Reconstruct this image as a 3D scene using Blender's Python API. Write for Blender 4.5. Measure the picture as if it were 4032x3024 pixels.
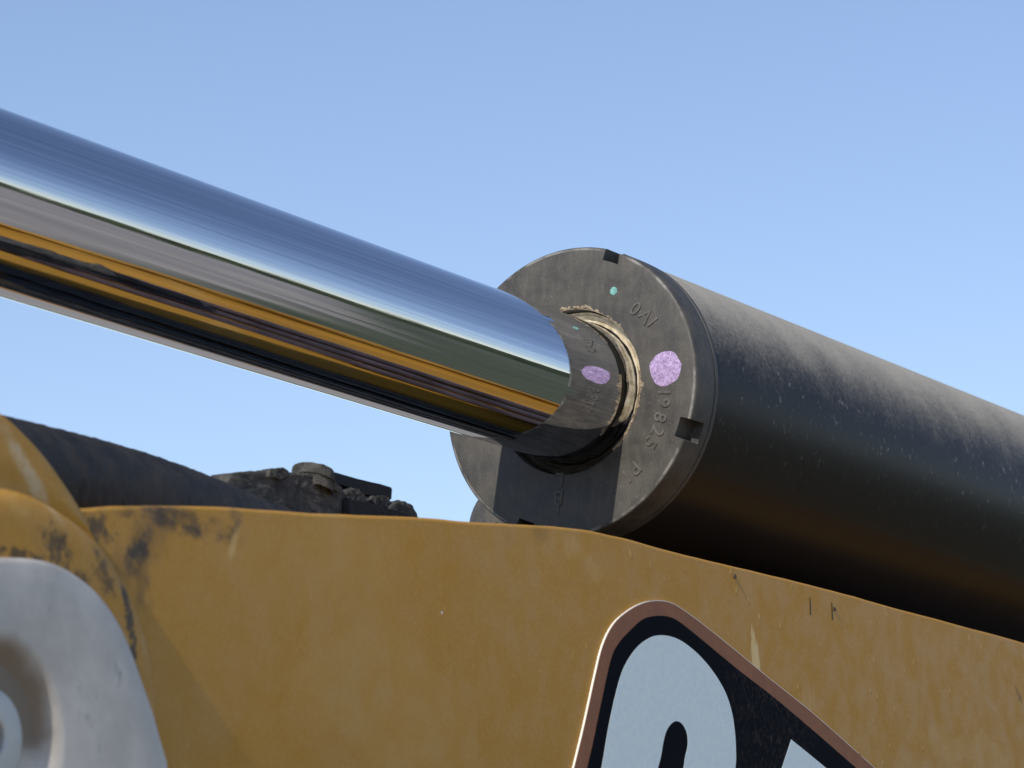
import bpy, bmesh, math, random
from mathutils import Vector, Matrix, noise as mnoise
R = math.radians
random.seed(7)
scene = bpy.context.scene
for o in list(bpy.data.objects): bpy.data.objects.remove(o)

# ------------------------------------------------------------------ camera
CAM_H = 1.75
PITCH = R(12.529)
cam_data = bpy.data.cameras.new('camera')
cam_data.sensor_width = 36.0
cam_data.lens = 120.0
cam_data.clip_start = 0.02
cam_data.clip_end = 3000.0
cam_data.dof.use_dof = True
cam_data.dof.focus_distance = 2.14
cam_data.dof.aperture_fstop = 23.0
cam = bpy.data.objects.new('camera', cam_data)
scene.collection.objects.link(cam)
cam.location = (0, 0, CAM_H)
cam.rotation_euler = (R(90) + PITCH, 0, 0)
scene.camera = cam

# frame of the machine: t along the cylinder (away), s sideways towards the viewer, h up
U = Vector((0.55437428, 0.83226748, 0.0)).normalized()
N = Vector((U.y, -U.x, 0.0))
C0 = Vector((0.0365392, 2.14864576, 0.47259304))          # centre of the cylinder head face seen from the eye
ORIGIN = C0 + Vector((0, 0, CAM_H))
ROTZ = math.atan2(U.y, U.x)

# ------------------------------------------------------------------ light
SUN_F = Vector((-0.834, 0.088, 0.538)).normalized()      # (t, s, h) towards the sun
SUN_W = (U * SUN_F.x + N * SUN_F.y + Vector((0, 0, SUN_F.z))).normalized()
SUN_EL = math.asin(SUN_W.z)
SUN_AZ = math.atan2(SUN_W.x, SUN_W.y)
world = bpy.data.worlds.new('World')
scene.world = world
world.use_nodes = True
wn = world.node_tree
sky = wn.nodes.new('ShaderNodeTexSky')
sky.sky_type = 'NISHITA'
sky.sun_disc = False
sky.sun_elevation = SUN_EL
sky.sun_rotation = SUN_AZ
sky.altitude = 50
sky.air_density = 1.08
sky.dust_density = 0.3
sky.ozone_density = 1.7
bg = wn.nodes['Background']
bg.inputs['Strength'].default_value = 0.125
tint = wn.nodes.new('ShaderNodeMix')
tint.data_type = 'RGBA'
tint.blend_type = 'MULTIPLY'
tint.inputs[0].default_value = 1.0
tint.inputs[7].default_value = (1.04, 0.985, 1.05, 1)
wn.links.new(sky.outputs[0], tint.inputs[6])
wn.links.new(tint.outputs[2], bg.inputs[0])
sun_data = bpy.data.lights.new('sun', 'SUN')
sun_data.energy = 3.4
sun_data.angle = R(0.5)
sun_data.color = (1.0, 0.93, 0.82)
sun = bpy.data.objects.new('sun', sun_data)
scene.collection.objects.link(sun)
sun.rotation_euler = SUN_W.to_track_quat('Z', 'Y').to_euler()
vs = scene.view_settings
vs.view_transform = 'Standard'
vs.look = 'None'
vs.gamma = 1.0
vs.exposure = 0.22
vs.use_curve_mapping = False

# ------------------------------------------------------------------ pixel helpers (photograph pixels 4032 x 3024)
FPX, CX, CY = 13440.0, 2016.0, 1512.0
CT, ST = math.cos(PITCH), math.sin(PITCH)
def ray(px, py):
    x, y, z = (px - CX) / FPX, -(py - CY) / FPX, 1.0
    return Vector((x, z * CT - y * ST, z * ST + y * CT))
SKEW, SKEW_T = -0.06, -0.30                                # the boom runs a little askew to the cylinder: s shifts by SKEW per metre of t
def skew(t): return SKEW * (t - SKEW_T)
def at(px, py, s, k=None):
    """(t, h) where the sight line meets the boom-parallel upright plane s"""
    k = SKEW if k is None else k
    d = ray(px, py)
    M = N - U * k
    P = d * ((M.dot(C0) + s - k * SKEW_T) / M.dot(d)) - C0
    return P.dot(U), P.z
def onface(px, py):
    """(s, h) on the cylinder head's front face"""
    d = ray(px, py)
    P = d * (U.dot(C0) / U.dot(d)) - C0
    return P.dot(N), P.z

# ------------------------------------------------------------------ object helpers
COL = scene.collection
def tag(o, label=None, cat=None, group=None, kind=None):
    if label: o['label'] = label
    if cat: o['category'] = cat
    if group: o['group'] = group
    if kind: o['kind'] = kind
    return o
def place(o, base):
    t, s, h = base
    if o.name.split('.')[0] != 'hydraulic_cylinder': s += skew(t)
    o.location = ORIGIN + U * t + N * s + Vector((0, 0, h))
    o.rotation_euler = (0, 0, ROTZ)
    o['base_tsh'] = base
def root(name, base, label, cat, group=None):
    o = bpy.data.objects.new(name, None)
    o.empty_display_size = 0.05
    COL.objects.link(o)
    place(o, base)
    return tag(o, label, cat, group)
def add(name, verts, faces, mat, parent=None, base=None, smooth=35, recalc=True):
    """verts are (t, s, h) in the machine frame"""
    p = parent
    while p is not None and p.parent is not None: p = p.parent
    b = tuple(p['base_tsh']) if p is not None else (base or (0, 0, 0))
    me = bpy.data.meshes.new(name)
    q = SKEW if p is None or p.name.split('.')[0] != 'hydraulic_cylinder' else 0.0
    me.from_pydata([(v[0] - b[0], -(v[1] + q * (v[0] - b[0]) - b[1]), v[2] - b[2]) for v in verts], [], faces)
    me.materials.append(mat)
    if recalc:
        bm = bmesh.new(); bm.from_mesh(me)
        bmesh.ops.remove_doubles(bm, verts=bm.verts, dist=1e-6)
        bmesh.ops.recalc_face_normals(bm, faces=bm.faces)
        bm.to_mesh(me); bm.free()
    if smooth:
        for f in me.polygons: f.use_smooth = True
        me.set_sharp_from_angle(angle=R(smooth))
    o = bpy.data.objects.new(name, me)
    COL.objects.link(o)
    if parent is not None: o.parent = parent
    else: place(o, b)
    return o
def arc(cx, cy, r, a0, a1, k):
    return [(cx + r * math.cos(R(a0 + (a1 - a0) * i / k)), cy + r * math.sin(R(a0 + (a1 - a0) * i / k))) for i in range(k + 1)]
def lathe(profile, seg=128, s0=0, h0=0, wob=None):
    """profile of (t, r) turned about the t axis"""
    V, Fc = [], []
    m = len(profile)
    for i in range(seg):
        a = 2 * math.pi * i / seg
        for j, (t, r) in enumerate(profile):
            dt, dr = wob(a, j) if wob else (0, 0)
            V.append((t + dt, s0 + (r + dr) * math.cos(a), h0 + (r + dr) * math.sin(a)))
    for i in range(seg):
        k = (i + 1) % seg
        for j in range(m - 1):
            Fc.append((i * m + j, i * m + j + 1, k * m + j + 1, k * m + j))
    return V, Fc
def smooth_pts(pts, n):
    """Catmull-Rom through the points, n per span"""
    P = [Vector(p) for p in pts]
    P = [P[0] * 2 - P[1]] + P + [P[-1] * 2 - P[-2]]
    out = []
    for i in range(1, len(P) - 2):
        for k in range(n):
            t = k / n
            a, b, c, d = P[i - 1], P[i], P[i + 1], P[i + 2]
            out.append(0.5 * ((2 * b) + (c - a) * t + (2 * a - 5 * b + 4 * c - d) * t * t + (3 * b - a - 3 * c + d) * t ** 3))
    out.append(P[-2])
    return [tuple(p) for p in out]
def tube(path, rad, seg=24, caps=True, amp=0.0, freq=40):
    """round bar along (t, s, h) points; rad a number or a list"""
    V, Fc = [], []
    P = [Vector(p) for p in path]
    for i, p in enumerate(P):
        d = (P[min(i + 1, len(P) - 1)] - P[max(i - 1, 0)]).normalized()
        a = d.cross(Vector((0, 0, 1)))
        a = a.normalized() if a.length > 1e-4 else Vector((0, 1, 0))
        b = a.cross(d)
        r = rad[i] if isinstance(rad, (list, tuple)) else rad
        for k in range(seg):
            w = 2 * math.pi * k / seg
            q = p + (a * math.cos(w) + b * math.sin(w)) * r
            if amp:
                e = mnoise.fractal(q * freq, 1.0, 2.0, 4) * amp
                q = q + (q - p).normalized() * e
            V.append(tuple(q))
    for i in range(len(P) - 1):
        for k in range(seg):
            m = (k + 1) % seg
            Fc.append((i * seg + k, i * seg + m, (i + 1) * seg + m, (i + 1) * seg + k))
    if caps:
        Fc.append(tuple(range(seg)))
        Fc.append(tuple((len(P) - 1) * seg + k for k in range(seg)))
    return V, Fc
def sheet(poly, s_back, s_front):
    """flat piece lying on an upright plane: (t, h) polygon with thickness"""
    n = len(poly)
    V = [(t, s_front, h) for t, h in poly] + [(t, s_back, h) for t, h in poly]
    Fc = [tuple(range(n)), tuple(range(2 * n - 1, n - 1, -1))]
    Fc += [(i, (i + 1) % n, n + (i + 1) % n, n + i) for i in range(n)]
    return V, Fc
def polar_r(center, pts, extra=()):
    """radius as a function of the angle, through outline points (t, h)"""
    d = []
    for t, h in pts:
        d.append((math.atan2(h - center[1], t - center[0]) % (2 * math.pi), math.hypot(t - center[0], h - center[1])))
    for a, r in extra: d.append((R(a) % (2 * math.pi), r))
    d.sort()
    d = [(d[-1][0] - 2 * math.pi, d[-1][1])] + d + [(d[0][0] + 2 * math.pi, d[0][1])]
    def fn(a):
        a %= 2 * math.pi
        for (a0, r0), (a1, r1) in zip(d, d[1:]):
            if a0 <= a <= a1:
                return r0 + (r1 - r0) * ((a - a0) / max(a1 - a0, 1e-9))
        return d[0][1]
    def sm(a):
        return sum(fn(a + R(k) * 1.3) * w for k, w in ((-2, .1), (-1, .2), (0, .4), (1, .2), (2, .1)))
    return sm
def polar(center, rings, seg=160, close=True, amp=0.0, freq=30):
    """rings of (radius function, s) round a centre on an upright plane"""
    V, Fc = [], []
    for fn, s in rings:
        for i in range(seg):
            a = 2 * math.pi * i / seg
            r = fn(a)
            v = Vector((center[0] + r * math.cos(a), s, center[1] + r * math.sin(a)))
            if amp:
                v += mnoise.turbulence_vector(v * freq, 4, False) * amp
            V.append(tuple(v))
    for j in range(len(rings) - 1):
        for i in range(seg):
            k = (i + 1) % seg
            Fc.append((j * seg + i, j * seg + k, (j + 1) * seg + k, (j + 1) * seg + i))
    if close:
        Fc.append(tuple(range(seg)))
        Fc.append(tuple((len(rings) - 1) * seg + i for i in range(seg)))
    return V, Fc

# ------------------------------------------------------------------ materials
class Mat:
    def __init__(self, name):
        self.m = bpy.data.materials.new(name)
        self.m.use_nodes = True
        self.t = self.m.node_tree
        self.b = self.t.nodes['Principled BSDF']
        self.tc = self.t.nodes.new('ShaderNodeTexCoord')
        self.co = self.tc.outputs['Object']
    def n(self, typ, **kw):
        x = self.t.nodes.new(typ)
        for k, v in kw.items(): setattr(x, k, v)
        return x
    def put(self, sock, v):
        if hasattr(v, 'is_linked') or isinstance(v, bpy.types.NodeSocket): self.t.links.new(v, sock)
        else: sock.default_value = v
    def scale(self, v, co=None, loc=(0, 0, 0), rot=(0, 0, 0)):
        x = self.n('ShaderNodeMapping')
        self.put(x.inputs['Vector'], co or self.co)
        x.inputs['Scale'].default_value = v
        x.inputs['Location'].default_value = loc
        x.inputs['Rotation'].default_value = rot
        return x.outputs[0]
    def noise(self, sc, det=4, rough=.55, co=None, dist=0):
        x = self.n('ShaderNodeTexNoise')
        self.put(x.inputs['Vector'], co or self.co)
        x.inputs['Scale'].default_value = sc
        x.inputs['Detail'].default_value = det
        x.inputs['Roughness'].default_value = rough
        x.inputs['Distortion'].default_value = dist
        return x.outputs['Fac']
    def voro(self, sc, co=None, rnd=1.0, out='Distance'):
        x = self.n('ShaderNodeTexVoronoi')
        self.put(x.inputs['Vector'], co or self.co)
        x.inputs['Scale'].default_value = sc
        x.inputs['Randomness'].default_value = rnd
        return x.outputs[out]
    def step(self, f, a, b, lo=0.0, hi=1.0):
        x = self.n('ShaderNodeMapRange', interpolation_type='SMOOTHSTEP')
        self.put(x.inputs['Value'], f)
        x.inputs['From Min'].default_value = a
        x.inputs['From Max'].default_value = b
        x.inputs['To Min'].default_value = lo
        x.inputs['To Max'].default_value = hi
        return x.outputs[0]
    def math(self, op, a, b=0.0):
        x = self.n('ShaderNodeMath', operation=op)
        self.put(x.inputs[0], a); self.put(x.inputs[1], b)
        return x.outputs[0]
    def mul(self, a, b): return self.math('MULTIPLY', a, b)
    def mix(self, f, a, b):
        x = self.n('ShaderNodeMix', data_type='RGBA')
        self.put(x.inputs[0], f)
        self.put(x.inputs[6], (*a, 1) if isinstance(a, tuple) else a)
        self.put(x.inputs[7], (*b, 1) if isinstance(b, tuple) else b)
        return x.outputs[2]
    def near(self, c, r0, r1):
        """1 within r0 of the point c, 0 beyond r1"""
        x = self.n('ShaderNodeVectorMath', operation='DISTANCE')
        self.put(x.inputs[0], self.co)
        x.inputs[1].default_value = c
        return self.step(x.outputs['Value'], r0, r1, 1, 0)
    def mark(self, col, c, rad, ang, color, strength, nsc, stretch=(1, 1, 1), soft=.6, thr=.5):
        """a stain of its own shape: noise flecks inside an ellipse lying on the side plate"""
        x = self.n('ShaderNodeMapping', vector_type='TEXTURE')
        self.put(x.inputs['Vector'], self.co)
        x.inputs['Location'].default_value = c
        x.inputs['Rotation'].default_value = (0, R(ang), 0)
        x.inputs['Scale'].default_value = (rad[0], 1.0, rad[1])
        ln = self.n('ShaderNodeVectorMath', operation='LENGTH')
        self.put(ln.inputs[0], x.outputs[0])
        e = self.step(ln.outputs['Value'], .1, 1.0, 1, 0)
        nz = self.noise(nsc * 1.5, 3, .66, co=self.scale(stretch))
        f = self.math('ADD', self.mul(self.math('SUBTRACT', nz, .5), 3.2), self.mul(self.math('SUBTRACT', e, .5), .9))
        f = self.mul(self.step(f, (thr - .5) * 3, (thr - .5) * 3 + 1.1 * soft), self.step(e, 0, .5))
        return self.mix(self.mul(f, strength), col, color)
    def xyz(self, co=None):
        x = self.n('ShaderNodeSeparateXYZ')
        self.put(x.inputs[0], co or self.co)
        return x.outputs
    def bump(self, h, strength, dist, prev=None):
        x = self.n('ShaderNodeBump')
        x.inputs['Strength'].default_value = strength
        x.inputs['Distance'].default_value = dist
        self.put(x.inputs['Height'], h)
        if prev is not None: self.put(x.inputs['Normal'], prev)
        return x.outputs[0]
    def done(self, color, rough=.5, metal=0.0, normal=None, spec=.5, coat=None):
        self.put(self.b.inputs['Base Color'], (*color, 1) if isinstance(color, tuple) else color)
        self.put(self.b.inputs['Roughness'], rough)
        self.put(self.b.inputs['Metallic'], metal)
        self.put(self.b.inputs['Specular IOR Level'], spec)
        if normal is not None: self.put(self.b.inputs['Normal'], normal)
        if coat: self.b.inputs['Coat Weight'].default_value = coat
        return self.m

# frame note: object coordinates are x = t, y = -s, z = h, all measured from the thing's base
BOOM_BASE = (0.0, 0.0, -0.60)
def bo(t, s, h): return (t - BOOM_BASE[0], -(s + SKEW * (t - BOOM_BASE[0]) - BOOM_BASE[1]), h - BOOM_BASE[2])

def yellow_paint(name, smudges=(), spatter=True):
    k = Mat(name)
    big = k.noise(3.2, 5, .5, dist=.6)
    dusty = k.step(big, .47, .53)
    col = k.mix(dusty, (.465, .228, .024), (.46, .236, .036))
    streak = k.noise(26, 5, .6, co=k.scale((1.0, 1.0, .22)))
    col = k.mix(k.step(streak, .5, .8, 0, .08), col, (.52, .32, .08))
    fine = k.noise(520, 3, .7)
    col = k.mix(k.step(fine, .42, .72, 0, .30), col, (.56, .36, .11))
    nor = k.bump(k.noise(420, 3, .6), .22, .0006)
    if spatter:
        vc = k.scale((1.0, 1.0, .5))
        d = k.voro(95, co=vc)
        keep = k.step(k.voro(95, co=vc, out='Color'), .42, .5)
        drop = k.mul(k.step(d, .05, .14, 1, 0), keep)
        zone = k.step(k.xyz()[0], -.36, -.1)
        drop = k.mul(drop, zone)
        col = k.mix(k.mul(drop, .5), col, (.64, .46, .2))
        nor = k.bump(drop, .7, .0012, nor)
    for a in smudges: col = k.mark(col, *a)
    rough = k.step(k.noise(60, 4), .3, .7, .42, .6)
    return k.done(col, rough, 0, nor, .22)

DARK, SOOT, LIGHT, DUST = (.075, .052, .03), (.045, .040, .034), (.72, .50, .20), (.55, .335, .10)
def sm(px, py, s, ru, rv, ang, color, strength, nsc, stretch=(1, 1, 1), soft=.6, thr=.5):
    t, h = at(px, py, s)
    return (bo(t, s, h), (ru, rv), ang, color, strength, nsc, stretch, soft, thr)
PL = 0.17                                     # outer face of the boom's near side plate
M_boom = yellow_paint('boom_yellow', [
    sm(700, 2050, PL, .085, .010, 0, SOOT, .9, 60, (.6, 1, 1), 1.2, .34), sm(560, 2140, PL, .045, .020, -35, DARK, .55, 35, (1, 1, 1), 1.6, .30),
    sm(545, 2170, PL, .020, .010, -50, SOOT, .9, 90, (1, 1, 1), 1.0, .32), sm(390, 2080, PL, .022, .012, 0, SOOT, .8, 110, (1, 1, 1), .8, .42), sm(930, 2045, PL, .008, .010, 0, SOOT, .6, 90, (1, 1, 1), 1.0, .42),
    sm(560, 2280, PL, .012, .030, -12, DARK, .55, 70, (1, 1, .6), 1.0, .44),
    sm(920, 2140, PL, .004, .014, 22, LIGHT, .5, 60, (1, 1, .3), 1.2, .40),
    sm(2975, 2590, PL, .010, .030, -14, LIGHT, .95, 150, (1, 1, .14), .5, .42), sm(3180, 2770, PL, .03, .03, 0, DUST, .5, 200, (1, 1, .12), .8, .52),
    sm(3850, 2960, PL, .16, .020, 0, DUST, .35, 14, (1, 1, 1), .4, .42), sm(4010, 2735, PL, .016, .005, 42, SOOT, .55, 80, (1, 1, 1), 1.0, .38),
    sm(1500, 2760, PL, .12, .055, 14, DUST, .25, 9, (1, 1, 1), .3, .46), sm(1240, 2240, PL, .16, .06, 0, DUST, .30, 7, (1, 1, 1), 1.0, .44),
    sm(1740, 2412, PL, .0012, .0012, 0, (.8, .75, .68), .9, 20, (1, 1, 1), .4, .2), sm(2320, 2215, PL, .07, .014, 12, DUST, .5, 25, (1, 1, 1), 1.0, .42),
    sm(1990, 2110, PL, .018, .010, 0, DARK, .30, 40, (1, 1, 1), 1.2, .38), sm(2130, 2105, PL, .016, .010, 0, DARK, .28, 40, (1, 1, 1), 1.2, .38)])
M_boss = yellow_paint('boss_yellow', [
    sm(280, 2140, .19, .020, .016, 30, DARK, .9, 120, (1, 1, .8), .9, .38), sm(380, 2290, .19, .010, .010, 0, DARK, .85, 140, (1, 1, 1), .8, .38), sm(150, 2180, .19, .030, .006, 0, DARK, .85, 150, (1, 1, 1), .7, .41),
    sm(470, 2260, .19, .010, .020, -35, DARK, .75, 130, (1, 1, 1), .8, .40), sm(570, 2440, .19, .006, .036, -14, SOOT, .9, 170, (1, 1, 1), .6, .42), sm(505, 2450, .19, .008, .003, 0, DARK, .7, 170, (1, 1, 1), .7, .42),
    sm(95, 1840, .176, .045, .007, 44, (.60, .48, .30), .85, 40, (1, 1, 1), 1.4, .25), sm(130, 1960, .19, .05, .012, 20, LIGHT, .4, 40, (1, 1, 1), 1.2, .42)], spatter=False)

RH_ = .0955
def m_head():
    k = Mat('head_grey')
    a = k.noise(55, 6, .62)
    v = k.noise(240, 3, .6, co=k.scale((1, 1, .25)))
    col = k.mix(k.step(a, .3, .72), (.042, .040, .037), (.080, .075, .065))
    col = k.mix(k.step(v, .45, .75, 0, .25), col, (.13, .12, .10))
    x, y, z = k.xyz()
    rad = k.math('SQRT', k.math('ADD', k.mul(y, y), k.mul(z, z)))
    worn = k.mul(k.step(k.math('ABSOLUTE', k.math('SUBTRACT', rad, RH_ - .0016)), .0003, .0012, 1, 0), k.step(k.noise(60, 3), .40, .62, 0, .85))
    worn = k.mul(worn, k.step(x, .0015, .0035, 1, 0))
    spk = k.math('MAXIMUM', k.step(k.noise(520, 3, .7), .62, .74, 0, .6), worn)
    col = k.mix(spk, col, (.24, .235, .22))
    nor = k.bump(k.noise(600, 3), .35, .0005)
    return k.done(col, k.step(a, .3, .7, .48, .66), 0, nor, .4)
M_head = m_head()

def m_barrel():
    k = Mat('barrel_black')
    geo = k.n('ShaderNodeNewGeometry')
    nz = k.xyz(geo.outputs['Normal'])[2]
    run = k.noise(30, 6, .62, co=k.scale((1.0, .7, .7)))
    fine = k.noise(330, 4, .7)
    spot = k.noise(190, 4, .7, co=k.scale((1.2, .8, .8)))
    up = k.step(nz, -.1, .92)
    d = k.math('ADD', k.mul(up, .72), k.math('ADD', k.mul(k.math('SUBTRACT', run, .5), .42), k.mul(k.math('SUBTRACT', fine, .5), .5)))
    dust = k.step(d, .05, .80, 0, .95)
    col = k.mix(dust, (.021, .018, .016), (.43, .395, .33))
    spk = k.mul(k.step(spot, .60, .70), k.step(nz, -.7, .3, 0, .5))
    col = k.mix(spk, col, (.34, .32, .29))
    nor = k.bump(k.noise(700, 2), .1, .0003)
    rough = k.math('ADD', k.mul(dust, .45), .34)
    return k.done(col, rough, 0, nor, .13)
M_barrel = m_barrel()

def m_chrome():
    k = Mat('polished_chrome')
    ln = k.noise(320, 3, .6, co=k.scale((.012, 1, 1)))
    ln2 = k.noise(900, 2, .6, co=k.scale((.01, 1, 1)))
    nor = k.bump(ln, .12, .0002)
    nor = k.bump(ln2, .12, .00012, nor)
    film = k.noise(14, 5, .6, co=k.scale((.25, 1, 1)))
    rough = k.math('ADD', k.step(ln, .45, .8, .03, .11), k.step(film, .55, .75, 0, .05))
    ln3 = k.noise(620, 4, .7, co=k.scale((.004, 1, 1)))
    col = k.mix(k.step(ln3, .40, .68), (.53, .55, .60), (.70, .70, .71))
    return k.done(col, rough, 1.0, nor)
M_chrome = m_chrome()

def plain(name, c0, c1, sc=40, rough=.6, bump=.2, bd=.0006, metal=0.0, spec=.4):
    k = Mat(name)
    a = k.noise(sc, 5, .6)
    col = k.mix(k.step(a, .32, .7), c0, c1)
    nor = k.bump(k.noise(sc * 9, 3, .6), bump, bd)
    return k.done(col, k.step(a, .3, .7, max(rough - .08, .02), rough + .08), metal, nor, spec)
M_stamp = plain('raised_stamp', (.055, .052, .046), (.115, .108, .095), 160, .6)
M_rubber = plain('wiper_rubber', (.012, .012, .012), (.03, .028, .025), 90, .6)
def m_seal():
    k = Mat('dusty_seal')
    a = k.noise(120, 5, .6)
    col = k.mix(k.step(a, .32, .7), (.34, .28, .18), (.62, .55, .41))
    rod_shade = k.step(k.math('ADD', k.xyz()[2], k.mul(k.math('SUBTRACT', k.noise(70, 4), .5), .03)), -.030, -.020, 1, 0)
    col = k.mix(k.mul(rod_shade, .95), col, (.02, .017, .014))  # ring's lower half blackened: the rod's shadow painted into its colour
    return k.done(col, .8, 0, k.bump(k.noise(900, 3, .6), .5, .0012), .2)
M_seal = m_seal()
M_dirt = plain('dry_dirt', (.16, .12, .075), (.40, .33, .23), 160, .95, .6, .0012)
M_grease = plain('caked_grime', (.06, .059, .055), (.16, .155, .14), 130, .85, 1.0, .0030)
M_blackpaint = plain('black_paint', (.008, .008, .009), (.02, .02, .021), 60, .6, spec=.15)
M_hose = plain('grimy_black_tube', (.010, .009, .008), (.032, .029, .026), 70, .6, .6, .0012)
def m_galv():
    k = Mat('galvanised_steel')
    a = k.noise(45, 5, .6)
    col = k.mix(k.step(a, .32, .7), (.46, .43, .385), (.58, .55, .50))
    x, y, z = k.xyz()
    rad = k.math('SQRT', k.math('ADD', k.mul(x, x), k.mul(k.math('SUBTRACT', z, .13), k.math('SUBTRACT', z, .13))))
    muddy = k.mul(k.step(k.math('ADD', rad, k.mul(k.noise(40, 4), .012)), .040, .050, 1, 0), k.step(k.math('ADD', z, k.mul(k.noise(60, 4), .03)), .130, .150))
    col = k.mix(k.mul(muddy, .85), col, (.17, .12, .07))
    scr = k.step(k.noise(110, 5, .7, co=k.scale((1, 1, .5))), .61, .70, 0, .5)
    col = k.mix(scr, col, (.16, .16, .17))
    return k.done(col, k.step(a, .3, .7, .42, .6), .15, k.bump(k.noise(400, 3, .6), .15, .0005), .4)
M_galv = m_galv()
M_washer = plain('washer_steel', (.50, .51, .48), (.60, .60, .56), 60, .55, .2, .0005, .3)
M_bolt = plain('bolt_steel', (.06, .06, .065), (.16, .16, .17), 120, .4, .3, .0005, .6)
M_tube = plain('brown_steel_tube', (.055, .04, .042), (.11, .08, .085), 30, .35)
M_cream = plain('sticker_edge', (.82, .78, .68), (.88, .84, .75), 80, .6)
def m_ground():
    k = Mat('dusty_yard')
    a = k.noise(.6, 5, .6)
    col = k.mix(k.step(a, .32, .7), (.33, .295, .25), (.44, .40, .345))
    gx, gy, gz = k.xyz()
    side = k.math('SUBTRACT', gy, k.math('ADD', k.mul(gx, .31), 2.4))
    wob = k.mul(k.step(k.math('ADD', side, k.mul(k.noise(.5, 4), 1.4)), .3, .9), k.step(gx, 3.0, 4.0))
    grass = k.mix(k.noise(1.5, 4), (.06, .075, .045), (.14, .15, .09))
    col = k.mix(wob, col, grass)
    return k.done(col, .95, 0, k.bump(k.noise(5, 3), .5, .02), .2)
M_ground = m_ground()
M_leaf = plain('dark_foliage', (.02, .032, .018), (.05, .065, .03), .5, .9)

def m_lilac():
    k = Mat('lilac_marker_paint')
    a = k.noise(420, 4, .7, dist=1.2)
    col = k.mix(k.step(a, .42, .62), (.27, .20, .34), (.48, .36, .59))
    return k.done(col, .8, 0, k.bump(a, .4, .0006), .2)
M_lilac = m_lilac()
M_teal = plain('teal_marker_paint', (.10, .27, .24), (.20, .42, .38), 400, .8)

def m_field():
    k = Mat('decal_black')
    t, h = at(3020, 2800, PL)
    zone = k.near(bo(t, PL, h), .02, .085)
    wr = k.noise(330, 5, .75, co=k.scale((1, 1, .6)), dist=1.0)
    rub = k.mul(k.step(wr, .5, .68), k.step(zone, 0, .7))
    col = k.mix(k.mul(rub, .75), (.005, .006, .009), (.075, .055, .052))
    nor = k.bump(k.mul(wr, zone), .5, .0012)
    return k.done(col, .6, 0, nor, .02)
M_field = m_field()
M_border = plain('decal_brown', (.27, .115, .058), (.33, .15, .08), 60, .6, .1, spec=.12)
M_letter = plain('decal_pale_grey', (.72, .83, .82), (.80, .88, .86), 300, .5, .2, .0003, spec=.25)

# ------------------------------------------------------------------ ground and far trees (mirrored in the chrome)
def ring_mesh(name, pts, faces, mat):
    me = bpy.data.meshes.new(name)
    me.from_pydata(pts, [], faces)
    me.materials.append(mat)
    o = bpy.data.objects.new(name, me)
    COL.objects.link(o)
    return o
g = ring_mesh('ground', [(-900, -900, 0), (900, -900, 0), (900, 900, 0), (-900, 900, 0)], [(0, 1, 2, 3)], M_ground)
tag(g, kind='structure')
V, Fc = [], []
SEG = 720
for i in range(SEG):
    a = 2 * math.pi * i / SEG
    for j in range(7):
        q = j / 6
        hh = 7.0 + 2.5 * mnoise.noise((math.cos(a) * 6, math.sin(a) * 6, 0)) + .9 * mnoise.noise((math.cos(a) * 30, math.sin(a) * 30, 3)) + .5 * mnoise.noise((math.cos(a) * 90, math.sin(a) * 90, 7))
        r = 95 + 5 * math.sin(q * 3.1416 * .5) + 1.6 * mnoise.noise((math.cos(a) * 70, math.sin(a) * 70, q * 6))
        V.append((r * math.cos(a), r * math.sin(a), -.2 + q * hh))
for i in range(SEG):
    k = (i + 1) % SEG
    for j in range(6): Fc.append((i * 7 + j, k * 7 + j, k * 7 + j + 1, i * 7 + j + 1))
tl = ring_mesh('tree_line', V, Fc, M_leaf)
tag(tl, 'low dark line of far trees round the yard, mirrored in the chrome rod', 'trees', kind='stuff')

# ------------------------------------------------------------------ boom
boom = root('boom', BOOM_BASE, 'yellow painted steel boom with a lettered decal on its side plate, below the cylinder', 'boom')
edge_px = [(319, 2001), (547, 1991), (875, 1996), (1185, 2014), (1640, 2036), (1841, 2054), (2060, 2063), (2242, 2074), (2424, 2109),
           (2643, 2169), (2916, 2233), (3281, 2324), (3646, 2424), (4032, 2530)]
edge = [at(x, y, PL) for x, y in edge_px]
edge = [(-.95, edge[0][1] - .065), (-.80, edge[0][1] - .024)] + edge + [(.6, edge[-1][1]), (1.1, edge[-1][1] + .005), (2.2, edge[-1][1] + .05)]
edge = smooth_pts(edge, 8)
def edge_h(t):
    for (t0, h0), (t1, h1) in zip(edge, edge[1:]):
        if t0 <= t <= t1: return h0 + (h1 - h0) * (t - t0) / (t1 - t0)
    return edge[0][1] if t < edge[0][0] else edge[-1][1]
def side_plate(s_out, sgn):
    b = .0022
    V, Fc = [], []
    for t, h in edge:
        w = .0006 * mnoise.noise((t * 9, 3, 0)) + .0003 * mnoise.noise((t * 40, 5, 0))
        sec = [(s_out, -.60)] + [(s_out, -.45), (s_out, -.3)]
        for q in range(5):
            a = R(90 * q / 4)
            sec.append((s_out - sgn * (b - b * math.cos(a)), h + w - b + b * math.sin(a)))
        sec.append((s_out - sgn * .012, h + w))
        sec.append((s_out - sgn * .012, -.60))
        for s, z in sec: V.append((t, s, z))
    m = 10
    for i in range(len(edge) - 1):
        for j in range(m - 1):
            Fc.append((i * m + j, i * m + j + 1, (i + 1) * m + j + 1, (i + 1) * m + j))
        Fc.append((i * m + m - 1, i * m, (i + 1) * m, (i + 1) * m + m - 1))
    Fc.append(tuple(range(m))); Fc.append(tuple((len(edge) - 1) * m + j for j in range(m)))
    return V, Fc
add('side_plate', *side_plate(PL, 1), M_boom, boom)
add('side_plate', *side_plate(-PL, -1), M_boom, boom)
V, Fc = [], []
TOPD = .013
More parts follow.
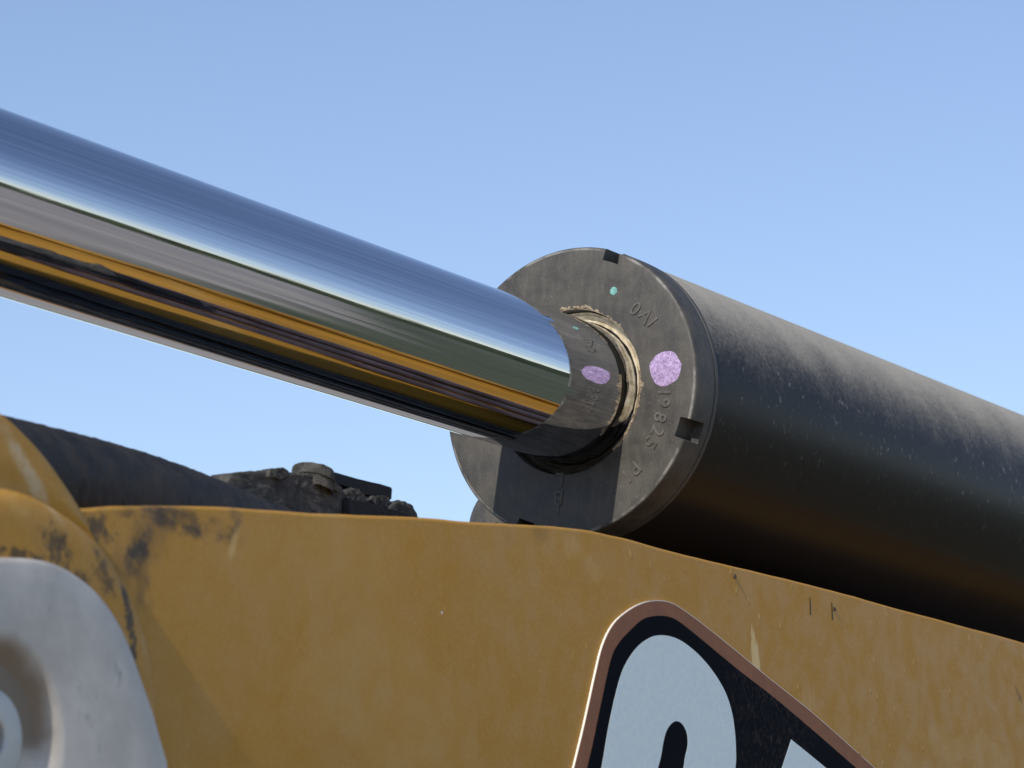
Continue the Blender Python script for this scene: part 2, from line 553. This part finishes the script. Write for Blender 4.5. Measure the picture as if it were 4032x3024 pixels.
for t, h in edge:
    V += [(t, -.1575, h - TOPD), (t, .1575, h - TOPD), (t, .1575, h - TOPD - .012), (t, -.1575, h - TOPD - .012)]
for i in range(len(edge) - 1):
    for j in range(4): Fc.append((i * 4 + j, i * 4 + (j + 1) % 4, (i + 1) * 4 + (j + 1) % 4, (i + 1) * 4 + j))
add('top_plate', V, Fc, M_boom, boom, smooth=20)

# paint runs hanging from the plate's edge
for px, py, ln, r in ((2892, 2262, .0022, .0011), (3188, 2352, .011, .0004), (3274, 2372, .011, .0004), (3285, 2392, .002, .0010)):
    t, h = at(px, py, PL)
    pts = [(t + i * ln * .04 / 5, PL + .0002, h - ln * i / 5) for i in range(6)]
    add('paint_run', *tube(pts, [r * (.6 + .12 * i) for i in range(6)], 10), M_hose, boom)

# decal
def z7(p): return [(2150 + .6103 * a, 2250 + .6103 * b) for a, b in p]
def plane(p): return [at(x, y, PL) for x, y in z7(p)]
def inset(poly, d):
    n = len(poly); out = []
    area = sum(poly[i][0] * poly[(i + 1) % n][1] - poly[(i + 1) % n][0] * poly[i][1] for i in range(n))
    sg = 1 if area > 0 else -1
    for i in range(n):
        a, b, c = Vector(poly[i - 1]), Vector(poly[i]), Vector(poly[(i + 1) % n])
        e0, e1 = (b - a).normalized(), (c - b).normalized()
        m = Vector((-(e0.y + e1.y), e0.x + e1.x))
        m = m.normalized() if m.length > 1e-6 else Vector((-e0.y, e0.x))
        out.append(tuple(b + m * d * sg))
    return out
outer = smooth_pts([(-68, 2230), (165, 1268), (230, 1000), (300, 680), (350, 480), (420, 340), (520, 250), (620, 200), (710, 187), (790, 200), (870, 245),
                    (1000, 340), (1200, 500), (1430, 690), (1700, 905), (2000, 1170), (2110, 1268), (3190, 2230)], 4)
field = smooth_pts([(30, 2150), (250, 1268), (330, 900), (400, 580), (450, 470), (520, 390), (610, 310), (700, 288), (780, 295), (850, 330), (1000, 450),
                    (1230, 640), (1450, 810), (1700, 1020), (1985, 1268), (3000, 2150)], 4)
outer_p, field_p = plane(outer), plane(field)
decal = add('decal', *sheet(outer_p, PL + .0002, PL + .0014), M_cream, boom, smooth=0)
decal['label'] = 'dark decal with pale letters and a brown border'
add('border', *sheet(inset(outer_p, .00045), PL + .0014, PL + .00155), M_border, decal, smooth=0)
add('field', *sheet(field_p, PL + .00158, PL + .0017), M_field, decal, smooth=0)
c_out = smooth_pts([(1165, 1460), (1205, 1268), (1208, 1140), (1200, 1020), (1180, 900), (1140, 780), (1070, 660), (980, 550), (880, 465), (800, 425), (720, 413),
                    (650, 430), (570, 490), (500, 590), (450, 720), (390, 980), (340, 1268), (265, 1640), (250, 1800), (300, 1930), (420, 2030), (560, 2060),
                    (700, 2030), (850, 1940), (910, 1850), (940, 1700)], 4)
c_in = smooth_pts([(640, 1700), (600, 1790), (545, 1820), (530, 1760), (570, 1640), (705, 1268), (740, 1100), (760, 1030), (790, 985), (825, 967), (860, 985),
                   (890, 1040), (897, 1120), (880, 1200), (870, 1268), (835, 1460)], 4)
add('letter', *sheet(plane(c_out + c_in), PL + .00173, PL + .00182), M_letter, decal, smooth=0)
add('letter', *sheet(plane([(1565, 1085), (1670, 1170), (1790, 1268), (2620, 1960), (2560, 2070), (1240, 2070), (1505, 1268)]), PL + .00173, PL + .00182), M_letter, decal, smooth=0)

# cast boss at the boom's tip
SB, SA = PL + .0115, PL + .0055
boss_b_px = [(-200, 1965), (-100, 1935), (0, 1925), (68, 1930), (136, 1948), (194, 1975), (253, 2007), (307, 2043), (362, 2088), (407, 2133), (457, 2204), (494, 2265), (537, 2346),
             (574, 2432), (605, 2531), (620, 2605), (627, 2679), (636, 2802), (642, 2883)]
boss_a_px = [(-250, 1520), (-120, 1560), (0, 1613), (27, 1631), (68, 1670), (127, 1731), (190, 1803), (244, 1880), (289, 1948), (318, 1995), (350, 2052)]
O = at(0, 2895, SB)
rb = polar_r(O, [at(x, y, SB) for x, y in boss_b_px], [(180, .125), (225, .125), (270, .12), (315, .105), (340, .098), (150, .122)])
ra0 = polar_r(O, [at(x, y, SA) for x, y in boss_a_px], [(180, .17), (225, .16), (270, .14), (315, .11), (0, .08), (30, .08)])
def ra(a): return max(ra0(a), rb(a) - .004)
def fx(fn, d): return lambda a: fn(a) - d
def mx(fn, d, f2): return lambda a: min(max(fn(a) + d, .001), max(f2(a) - .002, fn(a) - .001))
def lerp2(q): return lambda a: (rb(a)) * (1 - q) + (ra(a)) * q
rings = [(lambda a: .001, PL - .002), (lambda a: .045, PL - .002), (lambda a: .047, SB), (fx(rb, .012), SB), (fx(rb, .007), SB - .0004), (fx(rb, .003), SB - .0016), (fx(rb, .0008), SB - .0032),
         (fx(rb, 0), SB - .0048), (lerp2(.06), SB - .0058), (lerp2(.22), SA + .0010), (lerp2(.40), SA + .0016), (lerp2(.55), SA + .0008), (lerp2(.75), SA), (lerp2(.9), SA - .0003), (lerp2(.97), SA - .001), (lerp2(1.0), SA - .003), (lerp2(1.0), PL - .004)]
add('boss', *polar(O, rings), M_boss, boom, smooth=50)

# ------------------------------------------------------------------ pin keeper bolted to the boss
SK = SB + .0075
br_px = [(-90, 2200), (0, 2194), (74, 2194), (160, 2201), (216, 2213), (272, 2238), (333, 2278), (389, 2327), (438, 2389), (481, 2457), (512, 2525), (543, 2605), (574, 2698), (611, 2802), (648, 2938), (676, 3024)]
OK_ = at(0, 2895, SK)
rk = polar_r(OK_, [at(x, y, SK) for x, y in br_px], [(120, .082), (150, .092), (180, .098), (205, .11), (230, .13), (270, .14), (310, .13), (330, .115)])
keeper = root('pin_keeper', (OK_[0], SB, OK_[1] - .13), 'grey galvanised pin keeper plate with a round dish, bolted to the yellow boss', 'bracket')
dish = [(.0, .0105), (.012, .0105), (.022, .0105), (.0255, .0100), (.029, .0085), (.0325, .0062), (.036, .0036), (.039, .0016), (.0415, .0004), (.044, 0.0)]
rings = [((lambda r: (lambda a: r))(max(r, .0005)), SK - d) for r, d in dish]
rings += [(fx(rk, .012), SK), (fx(rk, .003), SK), (fx(rk, .0012), SK - .0007), (fx(rk, .0003), SK - .002), (fx(rk, 0), SK - .004), (fx(rk, 0), SB + .0004)]
add('plate', *polar(OK_, rings), M_galv, keeper, smooth=50)
def cst(r): return lambda a: r
zs = SK - .0105
add('washer', *polar(OK_, [(cst(.0078), zs + .0003), (cst(.0078), zs + .0062), (cst(.0086), zs + .007), (cst(.018), zs + .007), (cst(.0195), zs + .0062), (cst(.0198), zs + .005), (cst(.0198), zs + .0003)], 72), M_washer, keeper)
add('bolt', *polar(OK_, [(cst(.0008), zs + .0012), (cst(.0022), zs + .0016), (cst(.0026), zs + .004), (cst(.0066), zs + .0034), (cst(.0072), zs + .0024), (cst(.0072), zs + .0004)], 36), M_bolt, keeper)

# ------------------------------------------------------------------ hydraulic cylinder
cyl = root('hydraulic_cylinder', (0, 0, 0), 'hydraulic cylinder with polished chrome rod and dusty black barrel above the yellow boom', 'cylinder')
RR, RH, RB = .0464, .0955, .0945
# rod
add('rod', *lathe([(-1.06, .001), (-1.06, RR - .003), (-1.057, RR), (.03, RR), (.03, .001)], 256), M_chrome, cyl)
eye = add('rod_eye', *lathe([(-1.055, .03), (-1.055, .058), (-1.085, .066), (-1.13, .07), (-1.17, .064), (-1.19, .045), (-1.195, .001)], 48), M_blackpaint, cyl)
# cylinder head with four slots
NOTCH = [68.3 + 90 * k for k in range(4)]
NW = math.degrees(.0069 / RH)
T1 = .0225
hole = [(.0150, .047), (.0150, .0540), (.0100, .0540), (.0008, .0542), (.0002, .0545), (0.0, .0550)]
rimn = [(0.0, RH - .0078), (0.0, RH - .0022), (.0003, RH - .0011), (.0010, RH - .0003), (.0022, RH), (T1, RH)]
TN = .0165
rimk = [(0.0, RH - .0078), (TN, RH - .0078), (TN, RH), (T1, RH)]
back = [(T1, RH), (T1 + .0006, RH - .0010), (T1 + .0016, RH - .0010), (T1 + .0020, RH - .0002), (T1 + .0052, RH - .0002), (T1 + .0056, RH - .0030), (T1 + .010, RH - .0030)]
angs = set()
for c in NOTCH:
    angs.add(round((c - NW) % 360, 4)); angs.add(round((c + NW) % 360, 4))
for i in range(240):
    a = i * 1.5
    if all(abs((a - c + 180) % 360 - 180) > NW + .5 or abs((a - c + 180) % 360 - 180) < NW - .5 for c in NOTCH): angs.add(round(a, 4))
angs = sorted(angs)
def in_notch(a): return any(abs((a - c + 180) % 360 - 180) < NW for c in NOTCH)
V, Fc = [], []
def strip(prof, a0, a1):
    b = len(V)
    for t, r in prof:
        V.append((t, r * math.cos(R(a0)), r * math.sin(R(a0)))); V.append((t, r * math.cos(R(a1)), r * math.sin(R(a1))))
    for j in range(len(prof) - 1): Fc.append((b + 2 * j, b + 2 * j + 1, b + 2 * j + 3, b + 2 * j + 2))
for i, a0 in enumerate(angs):
    a1 = angs[(i + 1) % len(angs)]
    if a1 < a0: a1 += 360
    mid = (a0 + a1) / 2
    strip(hole + (rimk if in_notch(mid) else rimn) + back[1:], a0, a1)
for c in NOTCH:
    for e in (-NW, NW):
        a = R(c + e); b = len(V)
        for t, r in rimn[:-1] + [(TN, RH), (TN, RH - .0078)]: V.append((t, r * math.cos(a), r * math.sin(a)))
        Fc.append(tuple(range(b, b + 7)))
head = add('cylinder_head', V, Fc, M_head, cyl, smooth=40)
head['label'] = 'dark grey slotted cylinder head with stamped characters'
# barrel
BT = T1 + .0060
add('barrel', *lathe([(BT, .080), (BT, RB - .0006), (BT + .0006, RB), (.3, RB), (.8, RB), (1.9, RB), (1.94, RB - .02), (1.94, .001)], 200), M_barrel, cyl)
# wiper and dusty seal in the head's bore
def wob_seal(a, j): return (.0007 * mnoise.noise((math.cos(a) * 9, math.sin(a) * 9, j * 2.3)), .0006 * mnoise.noise((math.cos(a) * 7, math.sin(a) * 7, j * 1.7 + 9)))
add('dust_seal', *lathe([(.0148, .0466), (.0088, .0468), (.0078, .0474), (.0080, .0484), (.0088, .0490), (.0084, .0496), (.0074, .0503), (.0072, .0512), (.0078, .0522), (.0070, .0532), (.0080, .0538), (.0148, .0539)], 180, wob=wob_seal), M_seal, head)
add('wiper_lip', *lathe([(.0148, RR + .0001), (.0082, RR + .0001), (.0076, RR + .0002), (.0080, RR + .0005), (.0148, RR + .0006)], 160), M_rubber, head)
def crust(a0, a1, r0, r1, lift, name, mat, seed):
    V, Fc = [], []
    n, m = int((a1 - a0) * 3.5), 7
    for i in range(n + 1):
        a = R(a0 + (a1 - a0) * i / n)
        e = math.sin(math.pi * min(1, max(0, i / n))) ** .4
        for j in range(m):
            q = j / (m - 1)
            k = .5 + .9 * mnoise.noise((math.cos(a) * 13, math.sin(a) * 13, seed)) + .5 * mnoise.noise((math.cos(a) * 31, math.sin(a) * 31, seed + q * 3))
            wdt = r0 + (r1 - r0) * q * max(.15, .6 + .8 * mnoise.noise((math.cos(a) * 7, math.sin(a) * 7, seed + 5)) + .35 * mnoise.noise((math.cos(a) * 26, math.sin(a) * 26, seed + 8)))
            z = -lift * max(.05, k) * e * math.sin(math.pi * min(1, q + .02)) + .0004
            V.append((z, wdt * math.cos(a), wdt * math.sin(a)))
    for i in range(n):
        for j in range(m - 1): Fc.append((i * m + j, i * m + j + 1, (i + 1) * m + j + 1, (i + 1) * m + j))
    return add(name, V, Fc, mat, head, smooth=60, recalc=False)
crust(40, 118, .0540, .0582, .0016, 'dirt_crust', M_dirt, 2.0)
crust(-52, 8, .0528, .0572, .0017, 'dirt_crust', M_dirt, 11.0)
# paint marks
def blotch(px, py, r, name, mat, irr):
    s, h = onface(px, py)
    V, Fc = [], []
    n = 56
    for t, k in ((-.0002, 0.0), (-.00035, .9), (-.0001, 1.0), (.0002, 1.0)):
        for i in range(n):
            a = 2 * math.pi * i / n
            rr = r * max(k, .01) * (1 + irr * mnoise.noise((math.cos(a) * 1.6 + px, math.sin(a) * 1.6, 1.0)) + irr * .2 * mnoise.noise((math.cos(a) * 6 + px, math.sin(a) * 6, 4.0)))
            V.append((t, s + rr * math.cos(a), h + rr * math.sin(a)))
    for j in range(3):
        for i in range(n): Fc.append((j * n + i, j * n + (i + 1) % n, (j + 1) * n + (i + 1) % n, (j + 1) * n + i))
    Fc.append(tuple(range(n)))
    return add(name, V, Fc, mat, head, smooth=60)
blotch(2620, 1450, .0116, 'paint_mark', M_lilac, .14)['label'] = 'round lilac paint mark'
blotch(2416, 1146, .0027, 'paint_mark', M_teal, .12)['label'] = 'small teal paint dot'
# stamped characters, tops outwards
def stamp(ch, px, py, size, tilt=0.0):
    cu = bpy.data.curves.new('stamp', 'FONT')
    cu.body = ch; cu.size = size; cu.extrude = .0004; cu.bevel_depth = .00025; cu.resolution_u = 3
    cu.align_x = 'CENTER'; cu.align_y = 'CENTER'
    ob = bpy.data.objects.new('stamp', cu)
    COL.objects.link(ob)
    dg = bpy.context.evaluated_depsgraph_get()
    me = bpy.data.meshes.new_from_object(ob.evaluated_get(dg))
    s0, h0 = onface(px, py)
    a = math.atan2(h0, s0) + R(tilt)
    up, rt = Vector((math.cos(a), math.sin(a))), Vector((math.sin(a), -math.cos(a)))
    V = []
    for v in me.vertices:
        q = rt * v.co.x + up * v.co.y
        V.append((-v.co.z - .00003, s0 + q.x, h0 + q.y))
    Fc = [tuple(p.vertices) for p in me.polygons]
    bpy.data.objects.remove(ob); bpy.data.curves.remove(cu); bpy.data.meshes.remove(me)
    return add('stamped_character', V, Fc, M_stamp, head, smooth=40)
for ch, px, py in (('0', 2501, 1217), ('A', 2541, 1246), ('1', 2567, 1270), ('1', 2614, 1545), ('9', 2612, 1585), ('8', 2598, 1643), ('2', 2587, 1697), ('5', 2560, 1744),
                   ('P', 2500, 1842), ('1', 2467, 1876), ('L', 2205, 1888), ('B', 2200, 1958), ('1', 2199, 1990)):
    stamp(ch, px, py, .0132)
# small port fitting on the far side of the head
fit = at(1955, 2062, -.13, 0.0)
r0 = .034
prof = [(fit[0] - .0, .001)] + [(fit[0] + r0 * .55 * (1 - math.cos(R(a))), r0 * math.sin(R(a))) for a in range(15, 91, 15)] + [(fit[0] + .5, r0), (fit[0] + .5, .001)]
add('port_pipe', *lathe(prof, 48, -.13, fit[1]), M_head, cyl)

# ------------------------------------------------------------------ brown steel tubes along the boom top (seen mirrored in the rod)
TUBES = ((.094, .0085, M_tube, 'brown steel tube nearest the boom side plate, mirrored in the chrome rod'), (.073, .0085, M_tube, 'brown steel tube second from the boom side plate, mirrored in the chrome rod'),
         (.052, .0085, M_tube, 'brown steel tube third from the boom side plate, mirrored in the chrome rod'), (-.020, .014, M_hose, 'black hose under the rod on the boom top, mirrored in the chrome'),
         (-.056, .014, M_hose, 'black hose second from the brown tubes on the boom top, mirrored in the rod'), (-.088, .014, M_hose, 'black hose third from the brown tubes on the boom top, mirrored in the rod'),
         (-.122, .015, M_hose, 'black hose farthest from the brown tubes on the boom top, mirrored in the rod'))
FERRULE = {0: 1.25, 1: 1.3, 2: 1.3, 3: 1.05, 4: 1.28, 5: 1.28, 6: 1.02, 7: 1.24, 8: 1.24, 9: 1.24, 10: 1.0}
for q, (s, rr, mat, lab) in enumerate(TUBES):
    black = mat is M_hose
    t0 = -.46 + .03 * (q % 3) if black else -.42
    ts = [t0 + k * .012 for k in range(11)] + [t0 + .132 + k * .12 for k in range(20)]
    pts = [(t, s, edge_h(t) - TOPD + rr * (1.25 if black else 1) + .001) for t in ts]
    rads = [rr * (FERRULE.get(k, 1.0) if black else 1.0) for k in range(len(ts))]
    o = add('hydraulic_hose' if black else 'hydraulic_tube', *tube(pts, rads, 24), mat, None, pts[0])
    tag(o, lab, 'hose' if black else 'tube', 'lines along the boom top')

# ------------------------------------------------------------------ grimy tube and caked clamp behind the plate edge
ST_ = .075
top_px = [(-260, 1568), (100, 1650), (520, 1764), (900, 1908), (1160, 2022)]
rt_ = .031
pts = []
for x, y in top_px:
    t, h = at(x, y, ST_)
    pts.append((t, ST_, h - rt_ * 1.07))
pts = smooth_pts(pts, 40)
o = add('grimy_tube', *tube(pts, rt_, 56, True, .0007, 260), M_hose, None, pts[0])
tag(o, 'thick black grimy tube sloping down behind the boom edge, left of the caked clamp', 'tube')

SC = .085
def z5(p): return [(800 + .4973 * a, 1750 + .4973 * b) for a, b in p]
def lump(name, px, s_front, depth, rnd, amp, freq, mat, parent, seg=150):
    P = [at(x, y, s_front) for x, y in z5(px)]
    c = (sum(p[0] for p in P) / len(P), sum(p[1] for p in P) / len(P))
    d = []
    n = len(P)
    def fn(a):
        dx, dy = math.cos(a), math.sin(a); best = .001
        for i in range(n):
            (x0, y0), (x1, y1) = P[i], P[(i + 1) % n]
            x0 -= c[0]; y0 -= c[1]; x1 -= c[0]; y1 -= c[1]
            ex, ey = x1 - x0, y1 - y0
            den = dx * ey - dy * ex
            if abs(den) < 1e-12: continue
            r = (x0 * ey - y0 * ex) / den
            w = (x0 * dy - y0 * dx) / den
            if r > 0 and -.001 <= w <= 1.001: best = max(best, r)
        return best
    rr = [fn(2 * math.pi * i / seg) for i in range(seg)]
    f = lambda a: rr[int(round(a / (2 * math.pi) * seg)) % seg]
    rings = [((lambda q: (lambda a: f(a) * q))(q), s_front) for q in [.02] + [.06 * z for z in range(1, 15)]]
    for q in (0, 30, 60, 90):
        rings.append(((lambda k: (lambda a: max(f(a) - k, f(a) * .82)))(rnd * (1 - math.sin(R(q)))), s_front - rnd * (1 - math.cos(R(q)))))
    for q in (.3, .6, .9): rings.append((f, s_front - rnd - (depth - 2 * rnd) * q))
    rings.append(((lambda a: max(f(a) - rnd, f(a) * .5)), s_front - depth))
    return add(name, *polar(c, rings, seg, True, amp, freq), mat, parent, smooth=70)
ct, ch_ = at(1250, 2040, SC)
clamp = root('tube_clamp', (ct, SC, ch_ - .03), 'black tube clamp block caked in grey grime, bolt head on top, behind the boom edge', 'clamp')
lump('block', [(195, 300), (222, 226), (300, 214), (470, 208), (690, 212), (900, 240), (1010, 300), (1100, 330), (1130, 400), (1150, 520), (1150, 760), (600, 760), (300, 500)],
     SC, .016, .0015, .0005, 260, M_grease, clamp, 260)
lump('grime_lump', [(500, 260), (515, 205), (545, 188), (600, 186), (650, 178), (690, 205), (700, 260), (600, 280)], SC + .0015, .012, .003, .0006, 300, M_grease, clamp, 80)
t, h = at(800 + .4973 * 872, 1750 + .4973 * 190, SC - .006)
hx = []
for z, rr in ((-.012, .0108), (-.0066, .0110), (-.0064, .0118), (-.0022, .0118), (-.0010, .0114), (-.0004, .0102), (-.0004, .0001)):
    hx.append((z, rr))
V, Fc = [], []
for z, rr in hx:
    for q in range(48):
        a = 2 * math.pi * q / 48
        v = Vector((t + rr * math.cos(a), SC - .006 + rr * math.sin(a), h + z - .20 * rr * math.cos(a)))
        v += mnoise.turbulence_vector(v * 220, 3, False) * .0005
        V.append(tuple(v))
for q in range(len(hx) - 1):
    for e in range(48): Fc.append((q * 48 + e, q * 48 + (e + 1) % 48, (q + 1) * 48 + (e + 1) % 48, (q + 1) * 48 + e))
add('bolt_head', V, Fc, M_grease, clamp, smooth=50)
lump('bar', [(940, 200), (1040, 212), (1500, 338), (1511, 350), (1505, 440), (1300, 410), (1080, 320), (950, 290)], SC - .004, .014, .003, .0003, 60, M_blackpaint, clamp, 200)
lump('clamp_foot', [(1130, 440), (1190, 425), (1300, 445), (1500, 505), (1640, 545), (1690, 580), (1690, 720), (1140, 720)], SC + .003, .014, .003, .0006, 90, M_blackpaint, clamp, 200)
lump('grime_lump', [(1100, 420), (1140, 360), (1220, 338), (1262, 366), (1310, 420), (1300, 470), (1200, 470)], SC + .001, .014, .004, .0007, 280, M_grease, clamp, 110)
lump('grime_lump', [(1300, 440), (1340, 404), (1400, 398), (1470, 402), (1500, 440), (1470, 500), (1360, 490)], SC - .002, .014, .004, .0007, 280, M_grease, clamp, 110)
lump('grime_lump', [(1450, 500), (1530, 445), (1600, 437), (1660, 475), (1712, 556), (1716, 610), (1600, 590)], SC - .001, .014, .004, .0007, 280, M_grease, clamp, 110)
lump('grime_lump', [(950, 320), (980, 292), (1030, 286), (1080, 310), (1120, 350), (1080, 380), (990, 350)], SC + .002, .012, .003, .0006, 280, M_grease, clamp, 90)

for o in bpy.data.objects:
    if 'base_tsh' in o: del o['base_tsh']
